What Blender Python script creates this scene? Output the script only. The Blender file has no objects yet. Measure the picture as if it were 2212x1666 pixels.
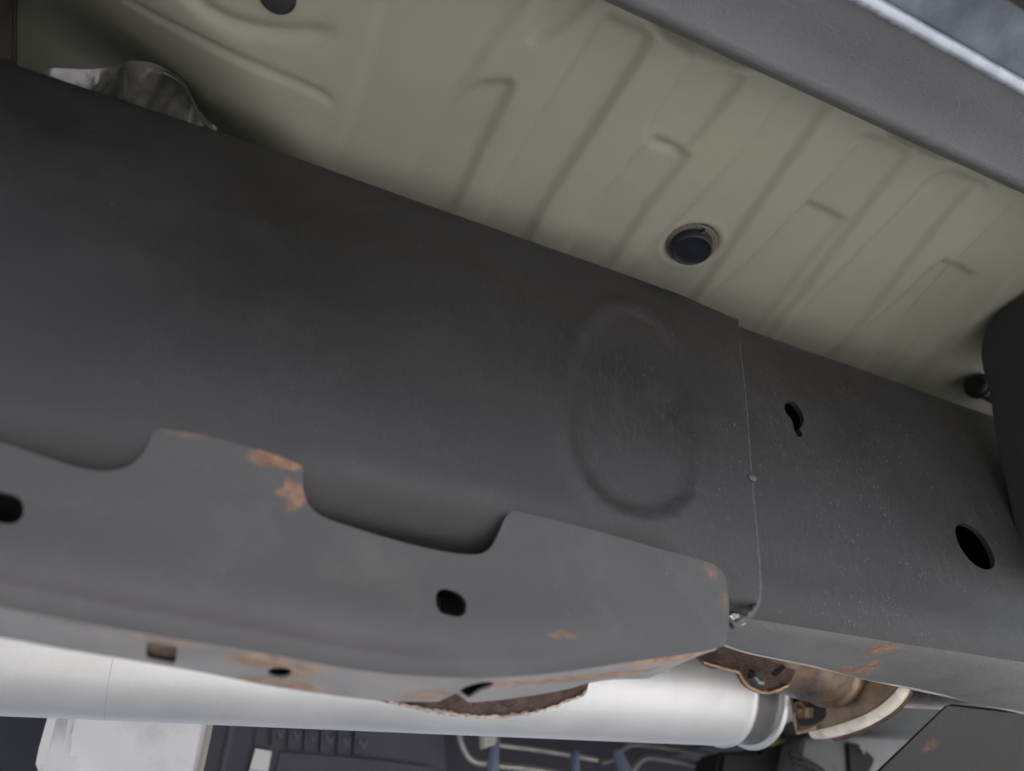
import bpy, bmesh, math, random
import numpy as np
from mathutils import Vector, Matrix, geometry
R = math.radians
random.seed(4); RNG = np.random.default_rng(4)
S = bpy.context.scene
COL = S.collection

# ------------------------------------------------------------------ camera
# photo frame measured at 2212 x 1666; X runs along the truck, Y across it (inboard), Z up
FPX = 1509.0
_X = np.array([3442, 817, FPX]); _X = _X / np.linalg.norm(_X)
_Y = np.array([-936, 1157, FPX]); _Y = _Y - _X * _Y.dot(_X); _Y = _Y / np.linalg.norm(_Y)
_Z = np.cross(_X, _Y)
M = np.array([_X, _Y, _Z])
cam = bpy.data.objects.new('camera', bpy.data.cameras.new('camera'))
COL.objects.link(cam)
cam.matrix_world = Matrix([[M[i][0], -M[i][1], -M[i][2], 0] for i in range(3)] + [[0, 0, 0, 1]])
cam.data.sensor_width = 36; cam.data.lens = FPX / 2212 * 36
cam.data.clip_start = .01; cam.data.clip_end = 300
cam.data.dof.use_dof = True; cam.data.dof.focus_distance = .50; cam.data.dof.aperture_fstop = 4.5
S.camera = cam

# ------------------------------------------------------------------ light
SUN_EL, SUN_AZ = 55, -78        # azimuth measured from +X towards +Y; the near side of the truck
w = bpy.data.worlds.new('World'); S.world = w; w.use_nodes = True
nt = w.node_tree
bg = nt.nodes['Background']
sky = nt.nodes.new('ShaderNodeTexSky'); sky.sky_type = 'NISHITA'; sky.sun_disc = False
sky.sun_elevation = R(SUN_EL); sky.sun_rotation = R(90 - SUN_AZ)
sky.dust_density = 4.5; sky.air_density = .8; sky.ozone_density = .6
nt.links.new(sky.outputs[0], bg.inputs[0]); bg.inputs[1].default_value = .15
sl = bpy.data.lights.new('sun', 'SUN'); sl.energy = 2.0; sl.angle = R(4); sl.color = (1, .98, .95)
so = bpy.data.objects.new('sun', sl); COL.objects.link(so)
sd = Vector((math.cos(R(SUN_EL)) * math.cos(R(SUN_AZ)), math.cos(R(SUN_EL)) * math.sin(R(SUN_AZ)), math.sin(R(SUN_EL))))
so.rotation_euler = sd.to_track_quat('Z', 'Y').to_euler(); so.location = sd * 5
S.view_settings.view_transform = 'Standard'; S.view_settings.look = 'None'
S.view_settings.exposure = 1.75; S.view_settings.gamma = 1

# ------------------------------------------------------------------ measuring helpers
def ray(px, py): return M @ np.array([px - 1106, py - 833, FPX])
def at(px, py, ax, val):
    d = ray(px, py); return d * (val / d[ax])
def atx(px, py, x): return at(px, py, 0, x)
def aty(px, py, y): return at(px, py, 1, y)
def atz(px, py, z): return at(px, py, 2, z)
def spline(pts, n=6, closed=False):
    P = [np.array(p, float) for p in pts]; N = len(P); out = []
    rng = range(N) if closed else range(N - 1)
    for i in rng:
        if closed: a, b, c, d = P[(i - 1) % N], P[i], P[(i + 1) % N], P[(i + 2) % N]
        else: a, b, c, d = P[max(i - 1, 0)], P[i], P[i + 1], P[min(i + 2, N - 1)]
        for k in range(n):
            t = k / n
            out.append(.5 * ((2 * b) + (c - a) * t + (2 * a - 5 * b + 4 * c - d) * t * t + (3 * b - a - 3 * c + d) * t ** 3))
    if not closed: out.append(P[-1])
    return np.array(out)
def densify(poly, step):
    out = []; n = len(poly)
    for i in range(n):
        a = np.array(poly[i], float); b = np.array(poly[(i + 1) % n], float)
        k = max(1, int(np.linalg.norm(b - a) / step))
        for j in range(k): out.append(a + (b - a) * j / k)
    return np.array(out)
def pip(P, poly):
    x, y = P[:, 0], P[:, 1]; ins = np.zeros(len(P), bool); n = len(poly)
    for i in range(n):
        x1, y1 = poly[i - 1]; x2, y2 = poly[i]
        if y1 == y2: continue
        c = ((y1 > y) != (y2 > y)) & (x < (x2 - x1) * (y - y1) / (y2 - y1) + x1)
        ins ^= c
    return ins
def pdist(P, poly, closed=True):
    d = np.full(len(P), 1e9); n = len(poly)
    for i in range(0 if closed else 1, n):
        a = np.array(poly[i - 1]); b = np.array(poly[i]); ab = b - a; L = ab.dot(ab) + 1e-12
        t = np.clip(((P - a) @ ab) / L, 0, 1)
        q = P - (a + t[:, None] * ab)
        d = np.minimum(d, np.hypot(q[:, 0], q[:, 1]))
    return d
def sdf(P, poly): return np.where(pip(P, poly), -1, 1) * pdist(P, poly)
def smooth(x): x = np.clip(x, 0, 1); return x * x * (3 - 2 * x)

class Surf:
    """a pressed sheet swept along X: (y, z) section, lowered by zoff(x)"""
    def __init__(s, prof, zoff=lambda x: 0 * x, ymap=lambda x, y: y):
        s.p = np.array(prof, float)
        s.s = np.concatenate([[0], np.cumsum(np.hypot(*np.diff(s.p, axis=0).T))])
        s.zoff, s.ymap = zoff, ymap
    def xyz(s, D):
        y = np.interp(D[:, 1], s.s, s.p[:, 0]); z = np.interp(D[:, 1], s.s, s.p[:, 1])
        return np.stack([D[:, 0], s.ymap(D[:, 0], y), z + s.zoff(D[:, 0])], 1)
    def hit(s, px, py):
        d = ray(px, py); k = d[2] / d[1]; x = .2
        fs = np.linspace(0, s.s[-1], 900)
        py_ = np.interp(fs, s.s, s.p[:, 0]); pz_ = np.interp(fs, s.s, s.p[:, 1])
        for _ in range(8):
            yy = s.ymap(x, py_); zz = pz_ + float(s.zoff(np.array(x)))
            g = zz - k * yy                      # + above the ray, - below it
            c = np.where((g[:-1] >= 0) & (g[1:] < 0))[0]
            if len(c) == 0: i = int(np.argmin(np.abs(g))); u = fs[i]; y0 = yy[i]
            else:
                i = c[0]; f = g[i] / (g[i] - g[i + 1]); u = fs[i] + f * (fs[i + 1] - fs[i]); y0 = yy[i] + f * (yy[i + 1] - yy[i])
            x = d[0] * y0 / d[1]
        return np.array([x, u])
    def hits(s, pts): return [s.hit(*p) for p in pts]
    def p3(s, px, py): return s.xyz(np.array([s.hit(px, py)]))[0]
    def normal(s, D):
        e = 1e-4
        a = s.xyz(D + [0, e]) - s.xyz(D - [0, e]); b = s.xyz(D + [e, 0]) - s.xyz(D - [e, 0])
        n = np.cross(a, b); n /= np.linalg.norm(n, axis=1)[:, None] + 1e-12
        return n

# ------------------------------------------------------------------ object helpers
def tag(o, label=None, cat=None, group=None, kind=None):
    for k, v in (('label', label), ('category', cat), ('group', group), ('kind', kind)):
        if v: o[k] = v
    return o
def thing(name, loc, label, cat, group=None):
    o = bpy.data.objects.new(name, None); COL.objects.link(o); o.location = loc; o.empty_display_size = .02
    return tag(o, label, cat, group)
def link(name, verts, faces, mat, parent=None, sharp=35):
    me = bpy.data.meshes.new(name)
    off = np.zeros(3)
    q = parent
    while q is not None: off += np.array(q.location); q = q.parent
    me.from_pydata([tuple(v) for v in (np.array(verts, float) - off)], [], faces)
    me.validate()
    me.polygons.foreach_set('use_smooth', [True] * len(me.polygons))
    me.set_sharp_from_angle(angle=R(sharp))
    o = bpy.data.objects.new(name, me); COL.objects.link(o)
    if mat: me.materials.append(mat)
    if parent: o.parent = parent
    return o
def link_bm(name, bm, mat, parent=None, sharp=35):
    bmesh.ops.recalc_face_normals(bm, faces=bm.faces)
    bm.verts.index_update()
    v = [tuple(x.co) for x in bm.verts]; f = [[q.index for q in p.verts] for p in bm.faces]
    bm.free()
    return link(name, v, f, mat, parent, sharp)
def tri_domain(outline, holes, step):
    outline = densify(outline, step); holes = [densify(h, step * .5) for h in holes]
    lo, hi = outline.min(0), outline.max(0)
    gx, gy = np.meshgrid(np.arange(lo[0], hi[0], step), np.arange(lo[1], hi[1], step))
    G = np.stack([gx.ravel(), gy.ravel()], 1) + RNG.uniform(-.08, .08, (gx.size, 2)) * step
    k = pip(G, outline) & (pdist(G, outline) > step * .45)
    for h in holes: k &= (~pip(G, h)) & (pdist(G, h) > step * .35)
    G = G[k]
    V = [outline] + holes; E = []; b = 0
    for r in V:
        E += [(b + i, b + (i + 1) % len(r)) for i in range(len(r))]; b += len(r)
    P = np.concatenate(V + [G])
    res = geometry.delaunay_2d_cdt([Vector(p) for p in P], E, [], 0, 1e-7)
    P2 = np.array([tuple(v) for v in res[0]]); T = np.array([list(t) for t in res[2]])
    c = P2[T].mean(1); k = pip(c, outline)
    for h in holes: k &= ~pip(c, h)
    return P2, T[k]
def sheet(name, surf, outline, holes, step, thick, mat, parent, disp=None, sharp=40):
    """pressed sheet metal: outline and holes in (x, s) of surf, with real thickness on the hidden side"""
    P, T = tri_domain(outline, holes, step)
    A = surf.xyz(P); N = surf.normal(P)
    N[N[:, 1] > .0] *= np.where(N[N[:, 1] > 0][:, 2:3] > .8, 1, 1)   # orientation fixed below
    ref = np.array([0, -1, -.35]); sgn = np.sign(N @ ref); sgn[sgn == 0] = 1
    N = N * (1 if np.median(sgn) > 0 else -1)
    if disp is not None: A = A + N * disp(P)[:, None]
    B = A - N * thick
    n = len(P)
    fn = np.cross(A[T[:, 1]] - A[T[:, 0]], A[T[:, 2]] - A[T[:, 0]])
    flip = (fn * N[T].mean(1)).sum(1) < 0
    T[flip] = T[flip][:, ::-1]
    cnt = {}
    for t in T:
        for i in range(3):
            a, b = int(t[i]), int(t[(i + 1) % 3])
            cnt[(a, b)] = 1
    F = [list(map(int, t)) for t in T] + [[int(t[2]) + n, int(t[1]) + n, int(t[0]) + n] for t in T]
    for (a, b) in cnt:
        if (b, a) not in cnt: F.append([b, a, a + n, b + n])
    return link(name, np.concatenate([A, B]), F, mat, parent, sharp)
def prism(name, pts, ext, mat, parent=None, bevel=0, seg=2):
    """solid with outline pts (3D, planar) and extrusion vector ext"""
    bm = bmesh.new(); e = Vector(ext)
    a = [bm.verts.new(Vector(p)) for p in pts]; b = [bm.verts.new(Vector(p) + e) for p in pts]
    bm.faces.new(a); bm.faces.new(b[::-1]); n = len(a)
    for i in range(n): bm.faces.new([a[i], b[i], b[(i + 1) % n], a[(i + 1) % n]])
    if bevel:
        bmesh.ops.recalc_face_normals(bm, faces=bm.faces)
        bmesh.ops.bevel(bm, geom=list(bm.edges), offset=bevel, segments=seg, affect='EDGES', clamp_overlap=True)
    return link_bm(name, bm, mat, parent)
def tilted(px, py, Y, k):
    d = ray(px, py); return d * ((Y + .15 * k) / (d[1] + k * d[2]))
def slab(name, px, Y, depth, mat, parent=None, bevel=0, ax=1, tilt=0):
    pts = [tilted(p[0], p[1], Y, tilt) if tilt else at(p[0], p[1], ax, Y) for p in px]
    e = [0, 0, 0]; e[ax] = depth
    return prism(name, pts, e, mat, parent, bevel)
def box(name, lo, hi, mat, parent=None, bevel=0):
    p = [(lo[0], lo[1], lo[2]), (hi[0], lo[1], lo[2]), (hi[0], hi[1], lo[2]), (lo[0], hi[1], lo[2])]
    return prism(name, p, (0, 0, hi[2] - lo[2]), mat, parent, bevel)
def tube(name, path, rad, mat, parent=None, n=12, cap=True, wob=0):
    P = np.array(path, float); N = len(P)
    rad = np.full(N, rad) if np.isscalar(rad) else np.array(rad)
    V, F = [], []; up = np.array([.13, .2, .97])
    for i in range(N):
        t = P[min(i + 1, N - 1)] - P[max(i - 1, 0)]; t /= np.linalg.norm(t)
        a = np.cross(t, up); a /= np.linalg.norm(a); b = np.cross(t, a)
        for k in range(n):
            q = 2 * math.pi * k / n
            r = rad[i] * (1 + wob * RNG.uniform(-1, 1))
            V.append(P[i] + r * (math.cos(q) * a + math.sin(q) * b))
    for i in range(N - 1):
        for k in range(n):
            F.append([i * n + k, i * n + (k + 1) % n, (i + 1) * n + (k + 1) % n, (i + 1) * n + k])
    if cap: F.append(list(range(n))[::-1]); F.append([(N - 1) * n + k for k in range(n)])
    return link(name, V, F, mat, parent, 50)
def lathe(name, c0, axis, prof, mat, parent=None, n=64, sharp=30):
    """prof: (distance along axis, radius)"""
    ax = np.array(axis, float); ax /= np.linalg.norm(ax)
    a = np.cross(ax, [0, 0, 1.] if abs(ax[2]) < .9 else [1., 0, 0]); a /= np.linalg.norm(a); b = np.cross(ax, a)
    V, F = [], []
    for (h, r) in prof:
        for k in range(n):
            q = 2 * math.pi * k / n
            V.append(np.array(c0) + ax * h + max(r, 1e-4) * (math.cos(q) * a + math.sin(q) * b))
    m = len(prof)
    for i in range(m - 1):
        for k in range(n): F.append([i * n + k, i * n + (k + 1) % n, (i + 1) * n + (k + 1) % n, (i + 1) * n + k])
    F.append(list(range(n))[::-1]); F.append([(m - 1) * n + k for k in range(n)])
    return link(name, V, F, mat, parent, sharp)

# ------------------------------------------------------------------ materials
def material(name, base, rough=.5, metal=0., spec=.5, var=.15, vscale=14, tint=None, bump=0., bscale=400,
             stretch=(1, 1, 1), rust=(), specks=0., speck_x=None, dirt=0., dirt_col=(.25, .2, .15), dscale=30, rvar=.08, coat=0, rot=(0, 0, 0), sbump=0., rustk=1., fibre=0.):
    m = bpy.data.materials.new(name); m.use_nodes = True
    t = m.node_tree; N = t.nodes; L = t.links
    b = N['Principled BSDF']
    b.inputs['Roughness'].default_value = rough; b.inputs['Metallic'].default_value = metal
    b.inputs['Specular IOR Level'].default_value = spec
    if coat: b.inputs['Coat Weight'].default_value = coat; b.inputs['Coat Roughness'].default_value = .15
    g = N.new('ShaderNodeNewGeometry')
    mp = N.new('ShaderNodeMapping'); mp.inputs['Scale'].default_value = stretch; mp.inputs['Rotation'].default_value = rot
    L.new(g.outputs['Position'], mp.inputs[0])
    def noise(scale, detail=4, vec=None, rgh=.55):
        n = N.new('ShaderNodeTexNoise'); n.inputs['Scale'].default_value = scale
        n.inputs['Detail'].default_value = detail; n.inputs['Roughness'].default_value = rgh
        L.new(vec or mp.outputs[0], n.inputs['Vector']); return n
    def rng(src, a, c, lo, hi):
        r = N.new('ShaderNodeMapRange'); r.inputs[1].default_value = a; r.inputs[2].default_value = c
        r.inputs[3].default_value = lo; r.inputs[4].default_value = hi; L.new(src, r.inputs[0]); return r.outputs[0]
    def mix(fac, A, B):
        x = N.new('ShaderNodeMix'); x.data_type = 'RGBA'
        if hasattr(fac, 'links'): L.new(fac, x.inputs[0])
        else: x.inputs[0].default_value = fac
        for s, v in ((x.inputs[6], A), (x.inputs[7], B)):
            if hasattr(v, 'links'): L.new(v, s)
            else: s.default_value = (*v, 1)
        return x.outputs[2]
    def mth(op, a, c=None):
        x = N.new('ShaderNodeMath'); x.operation = op
        for i, v in enumerate((a, c)):
            if v is None: continue
            if hasattr(v, 'links'): L.new(v, x.inputs[i])
            else: x.inputs[i].default_value = v
        return x.outputs[0]
    base = np.array(base)
    n1 = noise(vscale, 5)
    t2 = np.array(tint) if tint is not None else base * (1 + var)
    colr = mix(rng(n1.outputs[0], .3, .7, 0, 1), tuple(base * (1 - var)), tuple(t2))
    rgh = rng(n1.outputs[0], .3, .7, rough - rvar, rough + rvar)
    hgt = None
    if fibre:
        fm = N.new('ShaderNodeMapping'); fm.inputs['Scale'].default_value = (900, 900, 130); fm.inputs['Rotation'].default_value = (0, R(-14), 0)
        L.new(g.outputs['Position'], fm.inputs[0])
        nf = noise(1, 3, vec=fm.outputs[0], rgh=.7); nm = noise(16, 3, vec=g.outputs['Position'])
        ff = mth('MULTIPLY', rng(nf.outputs[0], .5, .78, 0, fibre), rng(nm.outputs[0], .35, .65, .25, 1))
        if speck_x:
            sy = N.new('ShaderNodeSeparateXYZ'); L.new(g.outputs['Position'], sy.inputs[0])
            ff = mth('MULTIPLY', ff, rng(sy.outputs[0], .0, speck_x[1], .3, 1))
        colr = mix(ff, colr, (.13, .128, .12)); rgh = mth('ADD', rgh, mth('MULTIPLY', ff, .2))
    if dirt:
        n3 = noise(dscale, 6, rgh=.65)
        df = rng(n3.outputs[0], .52, .72, 0, dirt)
        colr = mix(df, colr, dirt_col)
        rgh = mth('ADD', rgh, mth('MULTIPLY', df, .25))
    if specks:
        vm = N.new('ShaderNodeMapping'); vm.inputs['Scale'].default_value = (1, 1, .42); vm.inputs['Rotation'].default_value = (0, R(-14), 0)
        L.new(g.outputs['Position'], vm.inputs[0])
        f = None
        for sc, th in ((130, .07), (300, .13), (560, .17)):
            v = N.new('ShaderNodeTexVoronoi'); v.inputs['Scale'].default_value = sc; L.new(vm.outputs[0], v.inputs['Vector'])
            h = N.new('ShaderNodeSeparateColor'); L.new(v.outputs['Color'], h.inputs[0])
            keep = rng(h.outputs[0], 1 - specks, 1 - specks + .01, 0, 1)
            q = mth('MULTIPLY', rng(v.outputs['Distance'], th * .5, th, 1, 0), mth('MULTIPLY', keep, h.outputs[1]))
            f = q if f is None else mth('MAXIMUM', f, q)
        if speck_x:
            sx = N.new('ShaderNodeSeparateXYZ'); L.new(g.outputs['Position'], sx.inputs[0])
            f = mth('MULTIPLY', f, rng(sx.outputs[0], speck_x[0], speck_x[1], .12, 1))
        ns = noise(26, 4, vec=g.outputs['Position'], rgh=.65)
        f = mth('MULTIPLY', f, rng(ns.outputs[0], .40, .60, .1, 1))
        colr = mix(f, colr, (.27, .27, .26))
    if rust:
        nz = noise(75, 6, vec=g.outputs['Position'], rgh=.7)
        wv = N.new('ShaderNodeVectorMath'); wv.operation = 'SUBTRACT'; L.new(nz.outputs['Color'], wv.inputs[0]); wv.inputs[1].default_value = (.5, .5, .5)
        ws = N.new('ShaderNodeVectorMath'); ws.operation = 'MULTIPLY_ADD'; L.new(wv.outputs[0], ws.inputs[0]); ws.inputs[1].default_value = (.014, .014, .012)
        L.new(g.outputs['Position'], ws.inputs[2])
        f = None
        for (c, r, amt) in rust:
            a = N.new('ShaderNodeVectorMath'); a.operation = 'SUBTRACT'; L.new(ws.outputs[0], a.inputs[0]); a.inputs[1].default_value = tuple(c)
            s = N.new('ShaderNodeVectorMath'); s.operation = 'DIVIDE'; L.new(a.outputs[0], s.inputs[0]); s.inputs[1].default_value = tuple(r)
            l = N.new('ShaderNodeVectorMath'); l.operation = 'LENGTH'; L.new(s.outputs[0], l.inputs[0])
            q = rng(l.outputs['Value'], 1.2, .55, 0, amt)
            f = q if f is None else mth('MAXIMUM', f, q)
        pit = noise(420, 3, vec=g.outputs['Position'])
        f = mth('MULTIPLY', f, rng(pit.outputs[0], .36, .52, .45, 1))
        nr = noise(160, 4, vec=g.outputs['Position'])
        rc = mix(rng(nr.outputs[0], .35, .65, 0, 1), tuple(np.array([.125, .06, .033]) * rustk), tuple(np.array([.26, .145, .082]) * rustk))
        colr = mix(f, colr, rc)
        rgh = mth('ADD', rgh, mth('MULTIPLY', f, .3))
        hgt = mth('MULTIPLY', f, .6)
    L.new(colr, b.inputs['Base Color']); L.new(rgh, b.inputs['Roughness'])
    if metal and rust: L.new(mth('SUBTRACT', metal, mth('MULTIPLY', f, metal)), b.inputs['Metallic'])
    if bump:
        n2 = noise(bscale, 3)
        h = n2.outputs[0] if hgt is None else mth('ADD', n2.outputs[0], hgt)
        if sbump:
            n4 = noise(9, 2); h = mth('ADD', h, mth('MULTIPLY', n4.outputs[0], sbump))
        bu = N.new('ShaderNodeBump'); bu.inputs['Strength'].default_value = bump; bu.inputs['Distance'].default_value = .0015
        L.new(h, bu.inputs['Height']); L.new(bu.outputs[0], b.inputs['Normal'])
    return m

# ------------------------------------------------------------------ surfaces (sections across the truck)
def arc(c, r, a0, a1, n=8): return [(c[0] + r * math.cos(R(a0 + (a1 - a0) * i / n)), c[1] + r * math.sin(R(a0 + (a1 - a0) * i / n))) for i in range(n + 1)]
ZT = .3925
SLV = Surf([(.385, ZT)] + arc((.314, ZT - .014), .014, 90, 180, 10) + [(.3, .176)] + arc((.342, .172), .042, 180, 262, 12) + [(.385, .128)],
           zoff=lambda x: np.interp(x, [-1.5, -.14, .0, .17, .33, .383, 1], [.004, .004, .004, 0, -.006, -.0125, -.014]))
flat_w = lambda x: smooth((np.asarray(x) - .17) / .09)      # the bracket lies flatter against the rail at its right end
plate_y = lambda x, y: y - np.clip(y - .2955, 0, .012) * .9 * flat_w(x)
_zp = np.array([aty(px, py, .3065 - .010 * float(flat_w(px * .000215 - .045))) for px, py in [(0, 1316), (135, 1339), (271, 1365), (406, 1387), (560, 1411), (648, 1429), (784, 1454), (892, 1463), (973, 1467), (1080, 1466), (1215, 1451), (1324, 1434), (1446, 1420), (1541, 1407)]])
zb_x = [-2, -.4, -.15] + list(_zp[:, 0]) + [.6]
zb_z = [.125, .12, .105] + list(_zp[:, 2]) + [.2]
_bx = np.linspace(-2, .6, 1301); _bz = np.interp(_bx, zb_x, zb_z); _k = np.ones(17) / 17
_bz = np.convolve(np.pad(_bz, 8, 'edge'), _k, 'valid')
zb = lambda x: np.interp(x, _bx, _bz)
PLT = Surf([(.2955, .14), (.2955, .088), (.298, .066), (.303, .042), (.307, .025), (.3075, .015), (.3055, .007), (.3055, .0025)] +
           arc((.3085, .0025), .003, 180, 225, 3), zoff=zb, ymap=plate_y)
LIP = Surf(arc((.3085, .0025), .003, 225, 270, 3) + [(.46, .001)], zoff=zb, ymap=plate_y)
rz = lambda x: np.interp(x, [-1, .30, .6, .9, 2.5], [0, 0, -.012, -.024, -.06])
RGT = Surf([(.385, .385)] + arc((.3245, .371), .016, 90, 180, 10) + [(.3085, .19), (.308, .16), (.3065, .142), (.307, .13)] +
           arc((.314, .126), .007, 180, 225, 5), zoff=rz)
RFL = Surf(arc((.314, .126), .007, 225, 262, 4) + [(.345, .1165), (.45, .1115)], zoff=rz)

# ------------------------------------------------------------------ materials used
def spots(surf, lst):
    out = []
    for (px, py, rx, rzz, amt) in lst:
        out.append((surf.p3(px, py), (rx, .05, rzz), amt))
    return out
rail_rust = spots(RFL, [(1905, 1404, .0085, .0042, 1), (1880, 1437, .006, .003, 1), (1838, 1447, .008, .003, .95), (1862, 1452, .006, .002, .9)])
for i, (c, r, a) in enumerate(rail_rust): rail_rust[i] = (c, (r[0] * 1.35, .011 if i == 0 else .0085, .03), a)
m_rail = material('black_frame_paint', (.0142, .0140, .0143), .5, spec=.40, var=.22, vscale=9, bump=.08, bscale=620, specks=.45, speck_x=(.22, .46), fibre=.34, dirt=.28, dirt_col=(.032, .032, .031), dscale=24, sbump=.25)
pl_rust = spots(PLT, [(580, 990, .011, .0042, 1), (622, 1004, .008, .0035, .85), (628, 1052, .003, .004, .7), (640, 1075, .004, .006, .75), (612, 1068, .003, .003, .7),
                      (1212, 1372, .008, .0014, .7), (1536, 1232, .005, .005, .4), (1562, 1300, .003, .007, .35), (400, 932, .022, .0022, .35)])
lip_rust = [(LIP.p3(px, py), (rx * 1.25, ry * 1.35, .007), min(1, a * 1.25)) for (px, py, rx, ry, a) in
            [(575, 1432, .016, .007, .75), (650, 1452, .008, .012, .6), (640, 1483, .012, .005, .8), (560, 1470, .006, .006, .6), (930, 1500, .012, .01, .55), (1330, 1455, .03, .007, .85),
             (1200, 1472, .03, .007, .9), (1440, 1425, .035, .005, .75), (1090, 1478, .012, .005, .8), (345, 1388, .012, .004, .35)]]
m_plate = material('dark_grey_bracket_paint', (.0275, .0272, .0280), .5, spec=.45, var=.14, vscale=10, bump=.07, bscale=520, specks=.02, fibre=.12, dirt=.3, dirt_col=(.1, .095, .09), dscale=16, rust=pl_rust, sbump=.5)
m_lip = material('dusty_worn_lit_flange', (.22, .218, .222), .55, var=.22, vscale=26, bump=.3, bscale=260, dirt=.5, dirt_col=(.36, .33, .31), dscale=40, rust=lip_rust, rustk=np.array([1.5, 1.75, 2.0]))  # pale base holds ground light on downward faces, besides dust and rust
m_rflange = material('lit_black_flange', (.10, .10, .10), .5, var=.15, vscale=24, bump=.3, bscale=420, dirt=.4, dirt_col=(.06, .06, .06), dscale=30, rust=rail_rust)  # paler than the rail paint, imitating ground light on its underside
m_weld = material('weld_metal', (.05, .05, .05), .42, var=.3, vscale=200, bump=.6, bscale=500)
m_scrape = material('scraped_metal', (.4, .4, .39), .4, metal=.6, var=.4, vscale=220, bump=.5, bscale=600)
m_brown = material('brown_rust', (.075, .055, .05), .75, var=.35, vscale=60, tint=(.17, .105, .085), bump=.9, bscale=350, dirt=.5, dirt_col=(.26, .17, .12), dscale=90)
m_floor = material('grey_green_primer', (.248, .246, .196), .6, spec=.35, var=.06, vscale=7, bump=.05, bscale=300, dirt=.25, dirt_col=(.18, .18, .145), dscale=13, sbump=.6)
m_sill = material('grey_underseal', (.122, .127, .136), .62, var=.1, vscale=20, bump=.5, bscale=700, dirt=.3, dirt_col=(.085, .085, .085), dscale=12)
m_blue = material('blue_body_paint', (.022, .034, .058), .32, metal=.3, var=.3, vscale=30, tint=(.085, .105, .14), bump=.12, bscale=120, dirt=.6, dirt_col=(.13, .12, .11), dscale=30, coat=.35, rvar=.15)  # paler tint patches imitate cloudy reflections, mixed with dirt
m_rim = material('pale_blue_edge_highlight', (.36, .40, .46), .28, metal=.3, var=.2, vscale=50, bump=.1, bscale=200)  # pale colour paints the bright highlight along the sill edge
m_strut = material('dull_brown_paint', (.055, .048, .04), .6, var=.2)
m_black = material('black_plastic', (.018, .018, .019), .55, var=.15, bump=.1, bscale=500)
m_rubber = material('black_rubber', (.012, .012, .013), .6, var=.1, bump=.05, bscale=300)
m_plug = material('blue_black_rubber', (.011, .0125, .019), .38, var=.25, vscale=60, bump=.1, bscale=300)
m_seat = material('tan_sealer', (.12, .105, .085), .6, var=.2, vscale=80)
m_shaft = material('satin_aluminium', (.74, .755, .76), .44, metal=.6, var=.06, vscale=10, bump=.06, bscale=260, dirt=.2, dirt_col=(.5, .5, .48), dscale=26, rvar=.05)
m_hair = material('grey_hairline', (.45, .45, .45), .5)
m_steel = material('grey_steel', (.2, .2, .2), .4, metal=.7, var=.15, vscale=30, bump=.1, bscale=300)
m_white = material('white_shield_coating', (.88, .88, .89), .5, var=.03, vscale=12, bump=.05, bscale=200, dirt=.45, dirt_col=(.5, .5, .47), dscale=16)
m_tank = material('charcoal_plastic', (.075, .075, .098), .55, var=.1, vscale=12, bump=.15, bscale=500)
m_tank2 = material('charcoal_plastic_rib', (.12, .12, .145), .5, var=.1)
m_label = material('white_label', (.8, .8, .78), .5, var=.02)
m_ink = material('grey_label_print', (.3, .3, .34), .6, var=.05)
m_line = material('zinc_plated_line', (.42, .4, .38), .42, metal=.5, var=.2, vscale=40)
m_clip = material('blue_grey_clip', (.16, .19, .27), .5, var=.15, vscale=30)
m_clipw = material('cream_clip', (.5, .48, .43), .5, var=.1)
m_trans = material('cast_grey_metal', (.22, .23, .23), .5, metal=.4, var=.15, vscale=18, bump=.3, bscale=250, dirt=.4, dirt_col=(.1, .1, .1), dscale=22)
m_lipcast = material('lit_cast_metal', (.36, .36, .37), .5, metal=.2, var=.1, vscale=18, bump=.2)  # paler than the casing metal, imitating light on its underside
m_exh = material('heat_browned_steel', (.15, .11, .105), .34, metal=.75, var=.35, vscale=34, tint=(.40, .30, .21), bump=.3, bscale=220, dirt=.55, dirt_col=(.23, .12, .06), dscale=45)
m_torn = material('pale_torn_edge', (.45, .37, .33), .6, var=.5, vscale=400, bump=.6, bscale=600)
m_tan = material('tan_rust_edge', (.36, .24, .15), .6, var=.3, vscale=120, bump=.4, bscale=300)
m_gasket = material('pale_ring_metal', (.78, .73, .62), .45, metal=.2, var=.15, vscale=60, bump=.3, bscale=200, dirt=.5, dirt_col=(.25, .16, .1), dscale=50)
m_yellow = material('yellow_green_tape', (.3, .32, .08), .5, var=.1)
m_foil = material('crumpled_foil', (.17, .17, .165), .38, metal=.7, var=.35, vscale=60, bump=.8, bscale=90, dirt=.5, dirt_col=(.2, .2, .19), dscale=50)
m_cross = material('black_crossmember_paint', (.019, .019, .0195), .55, var=.2, vscale=12, bump=.25, bscale=420, specks=.03,
                   rust=[(aty(1990, 1574, .47), (.012, .012, .02), .9), (aty(2050, 1664, .52), (.016, .02, .02), .9), (aty(2100, 1668, .52), (.012, .02, .02), .8)])
m_ground = material('pale_concrete', (.35, .352, .35), .85, var=.12, vscale=1.5, bump=.3, bscale=60, dirt=.4, dirt_col=(.25, .24, .22), dscale=4)

# ------------------------------------------------------------------ ground
bm = bmesh.new(); bmesh.ops.create_grid(bm, x_segments=8, y_segments=8, size=60)
for v in bm.verts: v.co.z = -.34
tag(link_bm('ground', bm, m_ground), 'pale concrete ground under and around the vehicle', kind='structure')

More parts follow.
